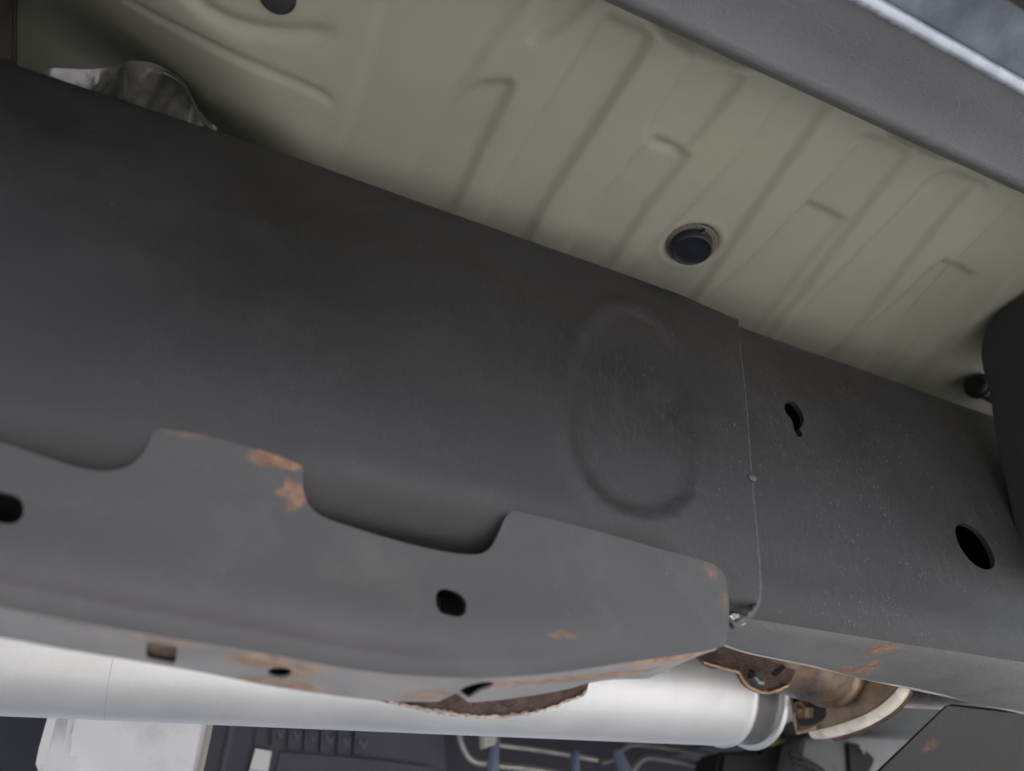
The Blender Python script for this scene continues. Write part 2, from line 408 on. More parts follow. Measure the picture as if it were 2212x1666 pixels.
# ------------------------------------------------------------------ floor pan
FZ = .42
def fpoly(px): return [tuple(atz(p[0], p[1], FZ)[:2]) for p in px]
def rpoly(px, n=4): return [tuple(q) for q in spline(fpoly(px), n, True)]
fx = np.concatenate([np.arange(-.205, .86, .0028), np.linspace(.87, 2.4, 32)])
fy = np.concatenate([np.arange(.085, .42, .0028), np.linspace(.43, 1.75, 28)])
GX, GY = np.meshgrid(fx, fy); FP = np.stack([GX.ravel(), GY.ravel()], 1)
FH = np.zeros(len(FP))
def pad(poly, depth, wall):
    global FH
    d = sdf(FP, poly)
    FH = FH + depth * smooth((wall * .5 - d) / wall)
# pressed pads: outboard end first, then the two long sides running inboard
for (px, dep) in [
    ([(880, -80), (1160, -70), (1050, 110), (976, 229), (890, 358), (780, 500), (670, 460), (728, 323), (782, 172)], .0018),
    ([(1030, 185), (1085, 178), (1104, 192), (1060, 280), (930, 530), (820, 500), (890, 358), (976, 229)], .0035),
    ([(1200, -40), (1300, -40), (1240, 40), (1160, 90), (1150, 70)], .003),
    ([(1303, 48), (1330, 46), (1400, 78), (1402, 95), (1300, 255), (1180, 441), (1110, 560), (1020, 540), (1153, 283), (1225, 170)], .0042),
    ([(1397, 317), (1420, 310), (1481, 335), (1479, 350), (1403, 444), (1300, 590), (1215, 570), (1309, 420)], .0035),
    ([(1500, 137), (1530, 136), (1600, 170), (1598, 185), (1560, 235), (1470, 330), (1400, 300), (1462, 188)], .0032),
    ([(1740, 178), (1765, 180), (1815, 215), (1781, 245), (1674, 395), (1420, 740), (1290, 680), (1586, 353), (1674, 237)], .0034),
    ([(1862, 298), (1890, 298), (1964, 330), (1960, 345), (1900, 415), (1600, 790), (1480, 740), (1819, 358), (1849, 309)], .0032),
    ([(2040, 376), (2065, 374), (2124, 404), (2120, 420), (2061, 450), (1750, 830), (1630, 800), (1956, 447), (2010, 390)], .0036),
    ([(1735, 455), (1760, 450), (1820, 480), (1818, 492), (1760, 560), (1560, 800), (1440, 740), (1650, 540)], .0026),
    ([(2025, 572), (2050, 570), (2102, 600), (2100, 612), (2040, 680), (1820, 920), (1700, 870), (1930, 660)], .0026),
    ([(2200, 430), (2290, 440), (2260, 520), (1950, 850), (1850, 830)], .003)]:
    pad(rpoly(px), dep * 1.3, .0082)
# dark hollows beside the sill
for px in ([(1425, 40), (1470, 90), (1540, 130), (1600, 140), (1680, 128), (1760, 150), (1800, 60), (1500, -40)],
           [(1930, 270), (1975, 310), (2040, 335), (2110, 345), (2200, 400), (2260, 330), (2000, 220)],
           [(900, -160), (1000, -60), (1120, -30), (1250, -40), (1300, -120)]):
    pad(rpoly(px), .016, .014)
# floor swept up, deepened to darken this end, towards the unseen bulkhead, with a pressed crease along it
pad(rpoly([(-800, -700), (-300, -300), (-40, -60), (40, 60), (160, 160), (270, 240), (330, 310), (420, 420), (300, 520), (-700, 400)], 5), .125, .19)
def groove(px, depth, wd):
    global FH
    L = spline(fpoly(px), 4); d = pdist(FP, L, False); e = np.hypot(*(FP - L[-1]).T)
    FH = FH + depth * np.exp(-(d / wd) ** 2) * smooth(e / .02)
groove([(150, -30), (240, 14), (330, 54), (450, 100), (560, 146), (650, 184), (705, 212), (730, 245)], .0022, .0028)
groove([(390, -40), (430, 8), (480, 40), (545, 62), (620, 72), (700, 70), (740, 62)], .004, .0045)
# plug seat: shallow dish with a rim
pc = atz(1496, 537, FZ)
dd = np.hypot((FP[:, 0] - pc[0]) * .92, FP[:, 1] - pc[1])
FH += .0055 * smooth((.0222 - dd) / .0032) - .0009 * np.exp(-((dd - .0255) / .0025) ** 2)
V = np.stack([FP[:, 0], FP[:, 1], FZ + FH - .0 * FH], 1)
ny, nx = GX.shape
F = [[j * nx + i, (j + 1) * nx + i, (j + 1) * nx + i + 1, j * nx + i + 1] for j in range(ny - 1) for i in range(nx - 1)]
n0 = len(V)
top = V.copy(); top[:, 2] += .003
bd = [j * nx for j in range(ny)] + [(ny - 1) * nx + i for i in range(1, nx)] + [j * nx + nx - 1 for j in range(ny - 2, -1, -1)] + [i for i in range(nx - 2, 0, -1)]
F += [[a + n0 for a in f[::-1]] for f in F]
F += [[bd[i], bd[(i + 1) % len(bd)], bd[(i + 1) % len(bd)] + n0, bd[i] + n0] for i in range(len(bd))]
fp = thing('floor_pan', (.3, .3, FZ), 'pale grey-green painted body floor with pressed ribs, above the black frame rail', 'floor panel')
link('panel', np.concatenate([V, top]), F, m_floor, fp, 60)
box('shade_toe_board', (-1.5, .0, .63), (-.2052, 1.75, .64), m_black, fp)  # added unseen cover, stops sky light leaking in from above
box('shade_bulkhead', (-.2155, .0, .40), (-.2060, 1.75, .62), m_black, fp)  # added unseen wall, blocks light through the gap at the front
box('shade_tunnel_side', (-.2055, .405, .362), (2.4, .4085, .416), m_floor, fp)  # added wall, blocks light reaching the floor from inboard
# plug
t = thing('rubber_plug', (pc[0], pc[1], FZ), 'round blue-black rubber plug set in a hole of the pale ribbed floor', 'plug')
PN = (-.16, .06, -1)
lathe('seat_ring', (pc[0], pc[1], FZ + .006), PN, [(0, .0214), (.0012, .0213), (.0016, .0208), (.0016, 0)], m_seat, t, 48)
lathe('plug_body', (pc[0], pc[1], FZ + .006), PN, [(0, .0172), (.0075, .0170), (.0088, .0163), (.0092, .0152), (.0088, .0142), (.0083, .012), (.0082, 0)], m_plug, t, 48)
for a in (262, 155):
    ux, uy = math.cos(R(a)), math.sin(R(a))
    c = np.array([pc[0], pc[1], FZ]) + np.array(PN) * .001
    p_ = [c + np.array([ux * .0155 - uy * .0036, uy * .0155 + ux * .0036, 0]), c + np.array([ux * .0155 + uy * .0036, uy * .0155 - ux * .0036, 0]), c + np.array([ux * .0205, uy * .0205, .001])]
    prism('tab', p_, (0, 0, .003), m_plug, t)
# small black clip at the top edge of the frame
c = atz(600, -12, FZ)
t = thing('push_clip', tuple(c), 'small black push clip at the top edge, in the pale floor', 'clip')
lathe('clip_head', (c[0], c[1], FZ + .001), (0, 0, -1), [(0, .010), (.003, .0105), (.006, .008), (.007, 0)], m_rubber, t, 32)

# ------------------------------------------------------------------ rocker sill
sill = thing('rocker_sill', (.3, .08, .36), 'grey rocker sill with a shiny blue outer edge running across the top right corner', 'sill')
def sweep(name, prof, mat, parent, x0=-.19, x1=2.4, slope=-.034, n=40):
    V, F = [], []; m = len(prof)
    for i in range(n + 1):
        x = x0 + (x1 - x0) * i / n
        for (y, z) in prof: V.append((x, y + slope * (x - .16), z))
    for i in range(n):
        for k in range(m): F.append([i * m + k, i * m + (k + 1) % m, (i + 1) * m + (k + 1) % m, (i + 1) * m + k])
    F.append(list(range(m))[::-1]); F.append([n * m + k for k in range(m)])
    return link(name, V, F, mat, parent, 35)
sweep('inner_sill', [(.145, .419), (.1285, .392)] + arc((.1225, .389), .009, -10, -105, 8) + [(.1, .3755), (.0755, .3665), (.0755, .3685), (.098, .3785), (.119, .386), (.126, .396), (.138, .419)], m_sill, sill)
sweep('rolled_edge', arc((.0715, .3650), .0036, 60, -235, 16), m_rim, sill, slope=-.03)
sweep('outer_skin', [(.0695, .3690), (.0655, .3690), (.055, .3735), (.047, .3755), (.042, .375), (.041, .378), (.055, .378), (.07, .373)], m_blue, sill, slope=-.03)
sweep('cladding', [(.0425, .3735), (.030, .369), (.012, .366), (-.02, .372), (-.045, .40), (-.05, .46), (-.03, .46), (-.03, .405), (-.015, .385), (.01, .376), (.03, .378), (.043, .381)], m_black, sill, slope=-.03)

# ------------------------------------------------------------------ front wheel and arch liner, added unseen left of the frame as shade
WC = (-.65, .10, .03)
ty = thing('shade_front_wheel', (WC[0], WC[1], -.34), 'black tyred front wheel, added unseen left of the frame to shade that end', 'wheel')
lathe('shade_tyre', WC, (0, 1, 0), [(-.10, .22), (-.115, .26), (-.118, .31), (-.105, .35), (-.085, .366), (.085, .366), (.105, .35), (.118, .31), (.115, .26), (.10, .22)], m_rubber, ty, 72)
lathe('rim', WC, (0, 1, 0), [(-.085, .06), (-.08, .1), (-.06, .2), (-.1, .222), (.1, .222), (.06, .2), (.04, .1), (.04, .06)], m_steel, ty, 48)
ln = thing('shade_arch_liner', (WC[0], WC[1], .2), 'black plastic arch liner round the front wheel, added unseen to shade the left end', 'liner')
V, F = [], []
for i in range(41):
    a = R(-38 + 216 * i / 40)
    for (r, y) in ((.425, -.06), (.425, .27), (.433, .27), (.433, -.06)): V.append((WC[0] + r * math.cos(a), y, WC[2] + r * math.sin(a)))
for i in range(40):
    for k in range(4): F.append([i * 4 + k, i * 4 + (k + 1) % 4, i * 4 + 4 + (k + 1) % 4, i * 4 + 4 + k])
F += [[0, 1, 2, 3], [160, 163, 162, 161]]
link('shade_liner_shell', V, F, m_black, ln)
# ------------------------------------------------------------------ frame rail
rail = thing('frame_rail', (.2, .34, .1), 'black painted frame rail with scalloped lower bracket, running across the whole picture', 'frame rail')
seam = spline([(1588, 668), (1598, 760), (1608, 850), (1616, 950), (1622, 1040), (1632, 1150), (1640, 1250), (1636, 1300), (1618, 1330), (1580, 1352)], 6)
_i0 = int(np.argmax(SLV.p[:, 0] <= .3001))
def sl_fix(D, A):
    w_ = smooth((D[:, 0] - .25) / .035) * (D[:, 1] >= SLV.s[_i0])
    yf = np.minimum(A[:, 1], .3002 + np.maximum(0, .128 - A[:, 2]) * 1.2)
    A[:, 1] = A[:, 1] * (1 - w_) + yf * w_
    return A
_sx = SLV.xyz
SLV.xyz = lambda D: sl_fix(D, _sx(D))
def sl_at(px, py):
    q = aty(px, py, .3005); z = q[2] - float(SLV.zoff(np.array(q[0])))
    return np.array([q[0], np.interp(-z, -SLV.p[_i0:, 1], SLV.s[_i0:])])
sd_ = [SLV.hit(*seam[0])] + [sl_at(*p) for p in seam[3:]]
sx0 = sd_[0][0]; smax = SLV.s[-1]
out = [np.array([-1.5, 0]), np.array([sx0 + .004, 0])] + sd_ + [np.array([sd_[-1][0] - .03, smax]), np.array([-1.5, smax])]
ov = [tuple(q) for q in spline(SLV.hits([(1300, 690), (1350, 668), (1410, 690), (1462, 760), (1490, 870), (1500, 990), (1480, 1075), (1420, 1110), (1350, 1100), (1290, 1060), (1250, 980), (1235, 870), (1252, 760)]), 5, True)]
def sl_disp(P):
    d = sdf(P, ov)
    h = -.0018 * smooth((.004 - d) / .011) + .0016 * np.exp(-((d - .006) / .0055) ** 2)
    return h + .0006 * np.sin(P[:, 0] * 23 + 1.3) * np.sin(P[:, 1] * 31)
sheet('rail_sleeve', SLV, out, [], .0055, .004, m_rail, rail, sl_disp)
# right-hand section, tucked inside the sleeve
hole1 = [tuple(q) for q in spline(RGT.hits([(1694, 880), (1700, 868), (1714, 868), (1728, 885), (1736, 905), (1732, 920), (1727, 928), (1734, 940), (1724, 944), (1716, 930), (1710, 908), (1699, 894)]), 4, True)]
c2 = RGT.hit(2103, 1180)
ex = RGT.hit(2140, 1180)[0] - c2[0]; es = RGT.hit(2103, 1232)[1] - c2[1]
hole2 = [tuple(q) for q in spline(RGT.hits([(2063, 1145), (2072, 1132), (2092, 1134), (2118, 1152), (2138, 1182), (2149, 1212), (2143, 1228), (2124, 1230), (2100, 1217), (2077, 1190), (2066, 1165)]), 5, True)]
be = spline([(1560, 1393), (1620, 1412), (1760, 1441), (1890, 1472), (2050, 1506), (2212, 1542), (2330, 1566)], 4)
bed = [RFL.hit(*p) for p in be]
out = [np.array([.27, 0]), np.array([2.4, 0]), np.array([2.4, RGT.s[-1]]), np.array([.27, RGT.s[-1]])]
sheet('rail_section', RGT, out, [hole1, hole2], .006, .004, m_rail, rail, lambda P: .0005 * np.sin(P[:, 0] * 31) * np.sin(P[:, 1] * 40 + 1))
fo = [np.array([.27, 0]), np.array([2.4, 0]), np.array([2.4, RFL.s[-1]]), np.array([bed[-1][0] + .3, RFL.s[-1]])] + bed[::-1] + [np.array([.27, bed[0][1]])]
sheet('lower_flange', RFL, fo, [], .006, .004, m_rflange, rail, lambda P: .0006 * np.sin(P[:, 0] * 37) * np.sin(P[:, 1] * 50 + 1))
box('rail_inner_wall', (-1.5, .382, .135), (2.4, .388, .378), m_rail, rail)
tube('lit_flange_edge', [RFL.p3(*q) + np.array([0, 0, .0012]) for q in be], .0017, m_lip, rail, 8)  # pale tube imitates the lit lower edge of the flange
# weld bead down the seam
P = []
for q in seam[5:]:
    P.append(aty(q[0], q[1], .3022))
P = spline(P, 4)
tube('weld_bead', P, np.linspace(.0010, .0019, len(P)), m_weld, rail, 8, wob=.2)
p = SLV.p3(1622, 1033)
lathe('weld_blob', p + np.array([.001, .002, 0]), (-.1, -1, .1), [(0, .0034), (.003, .0032), (.0042, .0016), (.0045, 0)], m_weld, rail, 16)
p = aty(1590, 1340, .307)
bm = bmesh.new(); bmesh.ops.create_icosphere(bm, subdivisions=3, radius=1)
for v in bm.verts: v.co = Vector(p) + Vector((v.co.x * .0065, v.co.y * .004, v.co.z * .0032)) * random.uniform(.8, 1.2)
link_bm('weld_scrape', bm, m_scrape, rail, 20)

# scalloped bracket plate welded over the sleeve
plate = [(-340, 840), (-250, 845), (-215, 870), (-190, 915), (-120, 925), (0, 955), (90, 985), (170, 1010), (230, 1018), (280, 1006), (312, 975), (330, 938), (345, 925)]
top_ = [(430, 938), (520, 962), (580, 978), (640, 1000), (655, 1014)]
sc = [(654, 1050), (664, 1085), (690, 1112), (740, 1132), (850, 1166), (960, 1192), (1030, 1198), (1060, 1183), (1078, 1150), (1092, 1118), (1108, 1103)]
rgt = [(1180, 1118), (1300, 1150), (1430, 1188), (1520, 1212), (1553, 1228), (1568, 1252), (1574, 1300), (1574, 1350), (1566, 1392), (1558, 1403)]
lip = [(1556, 1404), (1500, 1432), (1446, 1456), (1375, 1467), (1305, 1472), (1259, 1480), (1232, 1489), (1150, 1500), (1085, 1509), (1030, 1516), (1011, 1517), (1000, 1508), (985, 1495), (975, 1500), (955, 1513), (941, 1519), (865, 1518), (784, 1510), (648, 1491), (541, 1475), (406, 1448), (298, 1429), (135, 1402), (0, 1377), (-250, 1337)]
oc = [np.array([-1.5, PLT.hit(-340, 840)[1]])]
for seg in (plate, top_, sc, rgt): oc += [PLT.hit(*q) for q in spline(seg, 3)]
oc += [np.array([oc[-1][0] - .002, PLT.s[-1]]), np.array([-1.5, PLT.s[-1]])]
def rhole(sf, pts): return [tuple(q) for q in spline(sf.hits(pts), 4, True)]
hs = [rhole(PLT, [(942, 1300), (944, 1282), (954, 1273), (975, 1275), (996, 1286), (1007, 1302), (1006, 1322), (994, 1332), (972, 1330), (950, 1321)]),
      rhole(PLT, [(-60, 1080), (-50, 1058), (-10, 1062), (28, 1070), (46, 1082), (51, 1104), (44, 1122), (24, 1132), (-10, 1128), (-48, 1118)])]
sheet('bracket_plate', PLT, oc, hs, .0048, .0035, m_plate, rail,
      lambda P: .0007 * np.sin(P[:, 0] * 19 + .5) * np.sin(P[:, 1] * 45))
lc = [LIP.hit(*q) for q in spline(lip, 3)]
lx = oc[-2][0]
lc = [np.array([-1.5, 0]), np.array([lx, 0])] + [q for q in lc if q[1] > .001 and q[0] < lx] + [np.array([-1.5, lc[-1][1]])]
lh = [rhole(LIP, [(577, 1452), (588, 1444), (605, 1443), (624, 1447), (630, 1454), (620, 1464), (602, 1467), (584, 1463)]),
      rhole(LIP, [(318, 1394), (324, 1388), (350, 1391), (378, 1395), (384, 1401), (379, 1428), (372, 1436), (345, 1432), (316, 1424)]),
      rhole(LIP, [(992, 1490), (1006, 1481), (1030, 1475), (1056, 1473), (1066, 1476), (1056, 1485), (1034, 1493), (1012, 1508), (1000, 1500)])]
sheet('bracket_lip', LIP, lc, lh, .004, .0014, m_lip, rail, lambda P: .0009 * np.sin(P[:, 0] * 60) * np.sin(P[:, 1] * 80))
V, F = [], []
for q in lc[2:-1]:
    e_ = LIP.xyz(np.array([q]))[0]
    V += [e_ + np.array([0, .0005, .0012]), [e_[0], .347, .134], [e_[0], .349, .134], e_ + np.array([0, .0025, .0012])]
nq = len(V) // 4
for i in range(nq - 1):
    for k in range(4): F.append([i * 4 + k, i * 4 + (k + 1) % 4, i * 4 + 4 + (k + 1) % 4, i * 4 + 4 + k])
F += [[0, 1, 2, 3], [nq * 4 - 1, nq * 4 - 2, nq * 4 - 3, nq * 4 - 4]]
link('bracket_shade_web', V, F, m_rubber, rail)  # added inside the bracket to block ground light, black so holes stay dark
# rusty web seen behind the lip
J = [(600, 1380), (600, 1470), (700, 1490), (830, 1512)] + [(840 + i * 7, 1514 + 34 * math.sin(min(1, i / 32) * math.pi * .5) - (max(0, i - 32) ** 2) * .062 + random.uniform(-1.6, 1.6)) for i in range(0, 62)] + [(1272, 1476), (1300, 1440), (1300, 1380)]
slab('rusty_web', J, .386, .004, m_brown, rail)
tube('torn_edge', [aty(p[0], p[1], .3855) for p in J[4:-3]], .0009, m_torn, rail, 6, wob=.6)
prism('rusty_backing', [LIP.p3(*q) + np.array([0, 0, .0030]) for q in [(296, 1380), (402, 1398), (398, 1441), (379, 1440), (362, 1441), (345, 1437), (330, 1437), (314, 1431), (290, 1424)]], (0, 0, .003), m_brown, rail)

# ------------------------------------------------------------------ foil guard and bracket at top left
def crumple(name, rows, mat, parent):
    G = np.array(rows); r, c, _ = G.shape
    F = [[i * c + j, i * c + j + 1, (i + 1) * c + j + 1, (i + 1) * c + j] for i in range(r - 1) for j in range(c - 1)]
    V = G.reshape(-1, 3); n = len(V)
    W = V + np.array([0, .0015, .0005])
    F2 = [[q + n for q in f[::-1]] for f in F]
    bd = list(range(c)) + [i * c + c - 1 for i in range(1, r)] + [(r - 1) * c + j for j in range(c - 2, -1, -1)] + [i * c for i in range(r - 2, 0, -1)]
    F3 = [[bd[i], bd[i] + n, bd[(i + 1) % len(bd)] + n, bd[(i + 1) % len(bd)]] for i in range(len(bd))]
    return link(name, np.concatenate([V, W]), F + F2 + F3, mat, parent, 60)
crest = spline([(98, 166), (112, 160), (151, 161), (195, 162), (234, 157), (259, 151), (281, 144), (322, 146), (352, 157), (381, 173), (400, 191), (415, 220), (430, 249), (448, 270), (468, 288)], 6)
rows = []
for k in range(9):
    row = []
    for i, q in enumerate(crest):
        v = k / 8
        a = aty(q[0], q[1], .322)
        lowz = .372
        z = a[2] * (1 - v) + lowz * v
        y = .322 + .010 * math.sin(v * math.pi * .9) * math.sin(i * .11) ** 2 - .006 * v * v + .002 * math.sin(i * .9 + k * 1.7) * math.sin(v * math.pi)
        if k == 0: y -= .004
        row.append((a[0], y, z))
    rows.append(row)
t = thing('foil_guard', (.0, .325, .4), 'crumpled silvery foil guard poking up between the black rail and the floor', 'guard')
crumple('foil_sheet', rows, m_foil, t)
a = aty(268, 150, .318); b_ = aty(268, 215, .318)
tube('rolled_edge', [aty(q[0], q[1], .316) for q in crest[48:]], .0009, m_foil, t, 8)
tube('fold', [a, (a + b_) / 2 + np.array([.0005, -.001, 0]), b_], .0016, m_foil, t, 8)
t = thing('floor_strut', tuple(aty(10, 60, .35)), 'dull brown upright strut at the far left, behind the rail', 'strut')
slab('strut_web', [(-40, -120), (34, -120), (34, 130), (-40, 130)], .34, .02, m_strut, t, .002)

# ------------------------------------------------------------------ body mount outrigger at right
bx = .66
ol = spline([(2300, 585), (2250, 612), (2212, 637), (2165, 667), (2135, 702), (2118, 745), (2120, 790), (2131, 830), (2139, 870), (2146, 920), (2160, 1000), (2178, 1080), (2200, 1180)], 4)
pts = [atx(q[0], q[1], bx) for q in ol]
pts = [p for p in pts]
t = thing('body_mount', (bx, .27, .3), 'smooth black body mount bracket bulging in from the right edge, on the frame rail', 'bracket')
prism('mount_bracket', pts + [np.array([bx, pts[-1][1] - .02, pts[-1][2] - .03]), np.array([bx, .16, .22]), np.array([bx, .12, .36]), np.array([bx, pts[0][1] - .02, pts[0][2] + .01])], (.09, 0, 0), m_rubber, t, .004)
c = aty(2112, 832, .315)
lathe('mount_bolt', c + np.array([-.006, 0, 0]), (1, .1, -.05), [(0, .0095), (.002, .0115), (.006, .0115), (.007, .014), (.01, .014), (.011, .010), (.06, .010)], m_rubber, t, 32)

# ------------------------------------------------------------------ drive shaft
sh = thing('drive_shaft', (.2, .6, .165), 'satin silver aluminium drive shaft tube passing behind and below the black rail', 'drive shaft')
A0 = np.array([-.9, .6, .1865]); A1 = np.array([.548, .6, .1575]); ax = A1 - A0; Lx = np.linalg.norm(ax); ax /= Lx
rS = .0555
lathe('shaft_tube', A0, ax, [(0, rS), (Lx * .3, rS), (Lx * .6, rS), (Lx * .9, rS), (Lx, rS)], m_shaft, sh, 128)
lathe('weld_ring', A1 - ax * .003, ax, [(0, rS), (.001, rS + .0012), (.003, rS + .002), (.006, rS + .0014), (.008, rS - .002)], m_shaft, sh, 128)
lathe('collar', A1 + ax * .004, ax, [(0, rS - .003), (.03, rS - .0035), (.032, rS - .002)], m_steel, sh, 128)
lathe('collar_rim', A1 + ax * .036, ax, [(0, rS - .003), (.001, rS + .0015), (.004, rS + .003), (.007, rS + .0015), (.009, rS - .004)], m_shaft, sh, 128)
lathe('yoke', A1 + ax * .044, ax, [(0, rS - .006), (.01, rS - .010), (.03, rS - .02), (.05, rS - .026), (.09, rS - .03)], m_steel, sh, 96)
# hairline seam on the tube
hx = []
for a in np.linspace(-150, 40, 40):
    s_ = .885 + .0015 * math.sin(a * .05)
    c = A0 + ax * s_; hx.append(c + np.array([0, -math.cos(R(a)) * rS * 1.0, math.sin(R(a)) * rS * 1.0]))
tube('hairline', hx, .00022, m_hair, sh, 5)

# ------------------------------------------------------------------ things beyond the shaft
tray = thing('underbody_tray', (.5, 1.15, .2), 'flat charcoal plastic underbody tray furthest back, behind the shaft', 'tray')
box('tray_panel', (-1.2, 1.12, .03), (2.4, 1.14, .415), m_tank, tray)
ws = thing('heat_shield', tuple(aty(270, 1600, .8)), 'bright white heat shield box below the silver shaft at lower left', 'heat shield')
slab('shield_face', [(172, 1440), (466, 1440), (452, 1562), (428, 1680), (390, 1860), (120, 1860), (128, 1700), (140, 1580)], .80, .10, m_white, ws, .006, tilt=1.2)
slab('left_flange', [(138, 1440), (153, 1440), (121, 1555), (104, 1618), (99, 1650), (112, 1700), (100, 1720), (92, 1690), (77, 1650), (84, 1615), (104, 1545)], .792, .012, m_white, ws, 0, tilt=1.2)
slab('shield_side', [(138, 1430), (200, 1430), (170, 1600), (160, 1800), (90, 1800), (96, 1700), (90, 1650), (104, 1590)], .83, .06, m_white, ws)
slab('right_flange', [(478, 1440), (488, 1440), (462, 1562), (437, 1680), (406, 1860), (392, 1860), (424, 1680), (451, 1562)], .795, .012, m_clipw, ws, .002, tilt=1.2)
# tank
tk = thing('fuel_tank', tuple(aty(700, 1640, .98)), 'dark charcoal plastic tank with a white sticker, ribs and grooves, below the shaft', 'tank')
slab('tank_wall', [(380, 1400), (950, 1400), (985, 1900), (300, 1900)], .99, .12, m_tank, tk, .006, tilt=.7)
slab('raised_band', [(512, 1480), (522, 1480), (508, 1565), (484, 1680), (460, 1780), (446, 1780), (472, 1680), (496, 1565)], .983, .01, m_tank2, tk, .002, tilt=.7)
slab('tank_panel', [(560, 1480), (930, 1480), (945, 1640), (960, 1800), (510, 1800), (540, 1650)], .984, .01, m_tank, tk, .003, tilt=.7)
slab('tank_ledge', [(600, 1617), (800, 1634), (930, 1650), (950, 1800), (540, 1800), (590, 1660)], .978, .012, m_tank, tk, .004, tilt=.7)
xs = [590, 626, 661, 696, 733, 768]
for i, x in enumerate(xs):
    y = 1573 + (x - 590) * .14
    slab('rib', [(x, y - 26), (x + 3, y - 26), (x - 1, y + 34), (x - 4, y + 33)], .972, .013, m_tank, tk, tilt=.7)
    slab('gusset', [(x + 6, y + 2), (x + 11, y - 1), (x + 17, y + 10), (x + 23, y), (x + 28, y + 3), (x + 19, y + 22), (x + 14, y + 21)], .981, .004, m_tank2, tk, tilt=.7)
lb = slab('label', [(552, 1617), (587, 1623), (580, 1662), (572, 1712), (528, 1706), (541, 1656)], .9765, .0012, m_label, tk, tilt=.7)
for i, (dx, wd) in enumerate(((0, 2.2), (5, 1.2), (9, 2.4), (15, 1.2), (19, 1.8), (25, 2.2))):
    slab('print_bar', [(544 + dx, 1661 + dx * .12), (544 + dx + wd, 1661 + (dx + wd) * .12), (538 + dx + wd, 1690), (538 + dx, 1690)], .9761, .0003, m_ink, lb, tilt=.7)
# hard lines
L3 = lambda pts, Y: spline([aty(p[0], p[1], Y) for p in pts], 5)
def hline(label, pts, Y, r):
    P = L3(pts, Y); o = tube('fuel_line', P, r, m_line, None, 10)
    tag(o, label, 'fuel line', 'metal fuel lines below the shaft'); return o
hline('pale metal line bending down in a J at the left, beside the cream clip', [(984, 1530), (993, 1588), (1000, 1613), (1012, 1635), (1029, 1647), (1055, 1650), (1094, 1656), (1172, 1665), (1300, 1690)], .93, .0042)
hline('straight grey metal line between the wide and the narrow blue strap', [(1050, 1604), (1082, 1610), (1152, 1619), (1230, 1631), (1290, 1642)], .93, .0034)
hline('grey metal line just under the shaft end, curling up from the middle then running right', [(1300, 1647), (1322, 1641), (1340, 1624), (1365, 1609), (1413, 1612), (1491, 1623), (1589, 1643), (1663, 1662), (1760, 1690)], .95, .0032)
hline('grey metal line with an arched hump at the bottom edge, right of the slanted strap', [(1350, 1690), (1374, 1656), (1388, 1642), (1405, 1637), (1452, 1643), (1490, 1650), (1505, 1656), (1517, 1668), (1530, 1700)], .93, .0038)
def strap(label, px, Y, mat):
    o = slab('line_strap', px, Y, .012, mat, None, .0025); return tag(o, label, 'strap', 'blue straps holding the metal lines')
strap('wide upright blue-grey strap under the cream clip', [(1068, 1540), (1086, 1540), (1081, 1600), (1079, 1700), (1056, 1700), (1062, 1610)], .918, m_clip)
strap('narrow upright blue-grey strap, middle of the three', [(1240, 1624), (1247, 1617), (1255, 1624), (1253, 1720), (1237, 1720)], .918, m_clip)
strap('slanted blue-grey strap nearest the shaft end', [(1328, 1622), (1336, 1615), (1347, 1622), (1382, 1690), (1372, 1720), (1352, 1690)], .918, m_clip)
tag(slab('clip', [(1041, 1540), (1075, 1540), (1074, 1607), (1042, 1618)], .91, .012, m_clipw, None, .002), 'small cream clip on the lines just below the shaft', 'clip')

# ------------------------------------------------------------------ exhaust joint, transmission, crossmember
ex = thing('exhaust_joint', (.61, .49, .16), 'rust-browned exhaust pipe joint with bolted oval flange and pale ring, under the rail at right', 'exhaust joint')
fl = [(1700, 1440), (1706, 1478), (1714, 1540), (1720, 1580), (1735, 1582), (1765, 1577), (1820, 1562), (1862, 1546), (1895, 1528), (1925, 1502), (1945, 1474), (1960, 1430), (1900, 1380), (1780, 1380)]
fp3 = [atx(p[0], p[1], .60) for p in spline(fl, 3, True)]
prism('flange_plate', fp3, (.009, 0, 0), m_exh, ex, .0015)
rc = atx(1800, 1455, .61)
rd = atx(1888, 1537, .61) - rc
pale = [atx(p[0], p[1], .608) for p in spline([(1757, 1580), (1790, 1578), (1850, 1560), (1905, 1530), (1940, 1498), (1952, 1470)], 5)]
tube('pale_ring', pale, .0068, m_gasket, ex, 12)
back = [atx(p[0], p[1], .632) for p in spline([(1800, 1584), (1850, 1568), (1910, 1535), (1945, 1500), (1958, 1465)], 5)]
tube('rear_ring', back, .008, m_brown, ex, 12)
tube('flange_rim', [atx(p[0], p[1], .599) for p in spline([(1706, 1476), (1713, 1530), (1721, 1578), (1729, 1581), (1762, 1571)], 6)], .0017, m_tan, ex, 8, wob=.15)
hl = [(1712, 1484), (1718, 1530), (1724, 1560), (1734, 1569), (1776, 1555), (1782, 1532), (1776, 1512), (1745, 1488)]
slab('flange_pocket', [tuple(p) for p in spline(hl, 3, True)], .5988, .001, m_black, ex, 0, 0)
c = atx(1737, 1534, .595)
lathe('nut', c, (1, 0, 0), [(-.012, .004), (-.006, .0045), (-.006, .0085), (0, .0095), (.004, .0095)], m_exh, ex, 6, 20)
pipe0 = atx(1800, 1448, .60); pipe0[2] += .012
P = [pipe0 + np.array([-.13, -.03, .03]), pipe0 + np.array([-.09, -.015, .015]), pipe0 + np.array([-.05, -.004, .004]), pipe0 + np.array([-.02, 0, 0]), pipe0 + np.array([0, 0, 0]), pipe0 + np.array([.06, 0, 0]), pipe0 + np.array([.3, 0, 0])]
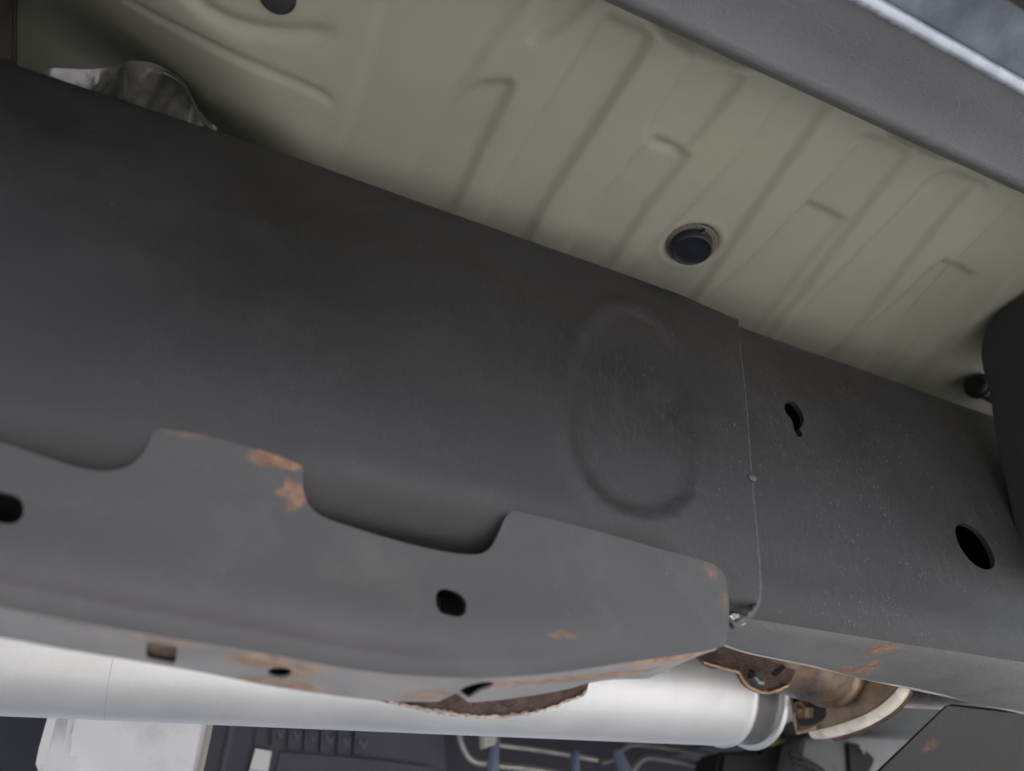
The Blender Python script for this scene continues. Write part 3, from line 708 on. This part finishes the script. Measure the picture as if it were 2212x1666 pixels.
tube('exhaust_pipe', spline(P, 5), .042, m_exh, ex, 48)
tube('pipe_bead', [pipe0 + np.array([-.016, 0, 0]), pipe0 + np.array([-.012, 0, 0]), pipe0 + np.array([-.006, 0, 0]), pipe0 + np.array([-.002, 0, 0])], [.042, .0455, .0455, .043], m_exh, ex, 48)
hg = thing('exhaust_hanger', tuple(aty(1650, 1460, .47)), 'brown rusty hanger bar with a round bolted ear, between rail and shaft end', 'hanger')
slab('hanger_bar', spline([(1480, 1370), (1530, 1436), (1566, 1443), (1594, 1451), (1601, 1462), (1610, 1476), (1625, 1487), (1650, 1496), (1675, 1492), (1700, 1481), (1712, 1466), (1722, 1440), (1730, 1380), (1600, 1340)], 3, True), .46, .005, m_brown, hg, .003)
tube('worn_edge', [aty(p[0], p[1], .4585) for p in spline([(1520, 1431), (1566, 1444), (1594, 1452), (1602, 1464), (1611, 1477), (1626, 1488), (1650, 1496), (1676, 1492), (1702, 1480)], 5)], .0013, m_tan, hg, 8, wob=.3)
c = aty(1638, 1465, .455)
lathe('bolt', c, (0, 1, 0), [(-.003, .004), (-.002, .0062), (.004, .0068), (.006, .0068)], m_steel, hg, 6, 20)
slab('slot', spline([(1668, 1456), (1680, 1446), (1696, 1436), (1692, 1448), (1676, 1460)], 3, True), .4592, .001, m_black, hg)
tr = thing('gearbox_casing', tuple(aty(1900, 1580, .85)), 'grey cast gearbox casing with a pale lower lip behind the exhaust joint', 'gearbox')
slab('casing', [(1560, 1380), (2260, 1380), (2120, 1590), (1840, 1588), (1700, 1600), (1640, 1612), (1560, 1600)], .90, .15, m_trans, tr, .008)
slab('casing_lip', [(1800, 1592), (1850, 1590), (1930, 1592), (2060, 1600), (1950, 1740), (1880, 1760), (1850, 1640)], .80, .12, m_lipcast, tr, .004)
slab('upper_ledge', [(1930, 1480), (2000, 1492), (2060, 1506), (2010, 1512), (1920, 1506)], .83, .05, m_black, tr, .002)
slab('dark_hole_slab', spline([(1625, 1510), (1650, 1500), (1700, 1500), (1722, 1560), (1715, 1590), (1690, 1580), (1650, 1545)], 3, True), .80, .08, m_black, tr, .004)  # black slab fills the dark hole left of the exhaust joint
wr = thing('wiring_connector', tuple(aty(1800, 1630, .80)), 'black and grey wiring connector with a yellow-green tape, at the bottom edge under the exhaust', 'connector')
slab('connector_body', [(1735, 1596), (1790, 1588), (1830, 1600), (1846, 1640), (1850, 1740), (1740, 1740), (1722, 1660)], .79, .05, m_trans, wr, .004)
slab('connector_cap', [(1830, 1602), (1858, 1606), (1893, 1638), (1889, 1652), (1872, 1680), (1836, 1700)], .785, .05, m_black, wr, .003)
slab('dark_boot', [(1560, 1622), (1640, 1620), (1652, 1606), (1690, 1600), (1722, 1598), (1722, 1740), (1540, 1740)], .83, .06, m_black, wr, .006)
tag(slab('tape', [(1668, 1604), (1676, 1597), (1702, 1594), (1700, 1603), (1672, 1611)], .823, .01, m_yellow, wr, .001), 'yellow-green tape')
for k in range(3):
    P = L3([(1705 + 4 * k, 1626 + 13 * k), (1730, 1636 + 13 * k), (1755, 1650 + 13 * k), (1775, 1662 + 13 * k), (1800, 1690 + 13 * k)], .782)
    tube('wire', P, .0024, m_black, wr, 8)
P = L3([(1857, 1612), (1863, 1619), (1866, 1628)], .782); tube('latch', P, .0022, m_clipw, wr, 8)
cm = thing('crossmember', tuple(aty(2060, 1600, .5)), 'black rust-spotted crossmember sloping down inboard from the rail at lower right', 'crossmember')
q = [aty(2047, 1519, .42), aty(1893, 1666, .50), aty(1790, 1766, .56), aty(2190, 1960, .53), aty(2240, 1700, .47), aty(2420, 1560, .42)]
prism('cross_plate', q, tuple(ray(2050, 1590) / 1509 * .03), m_cross, cm, .003)
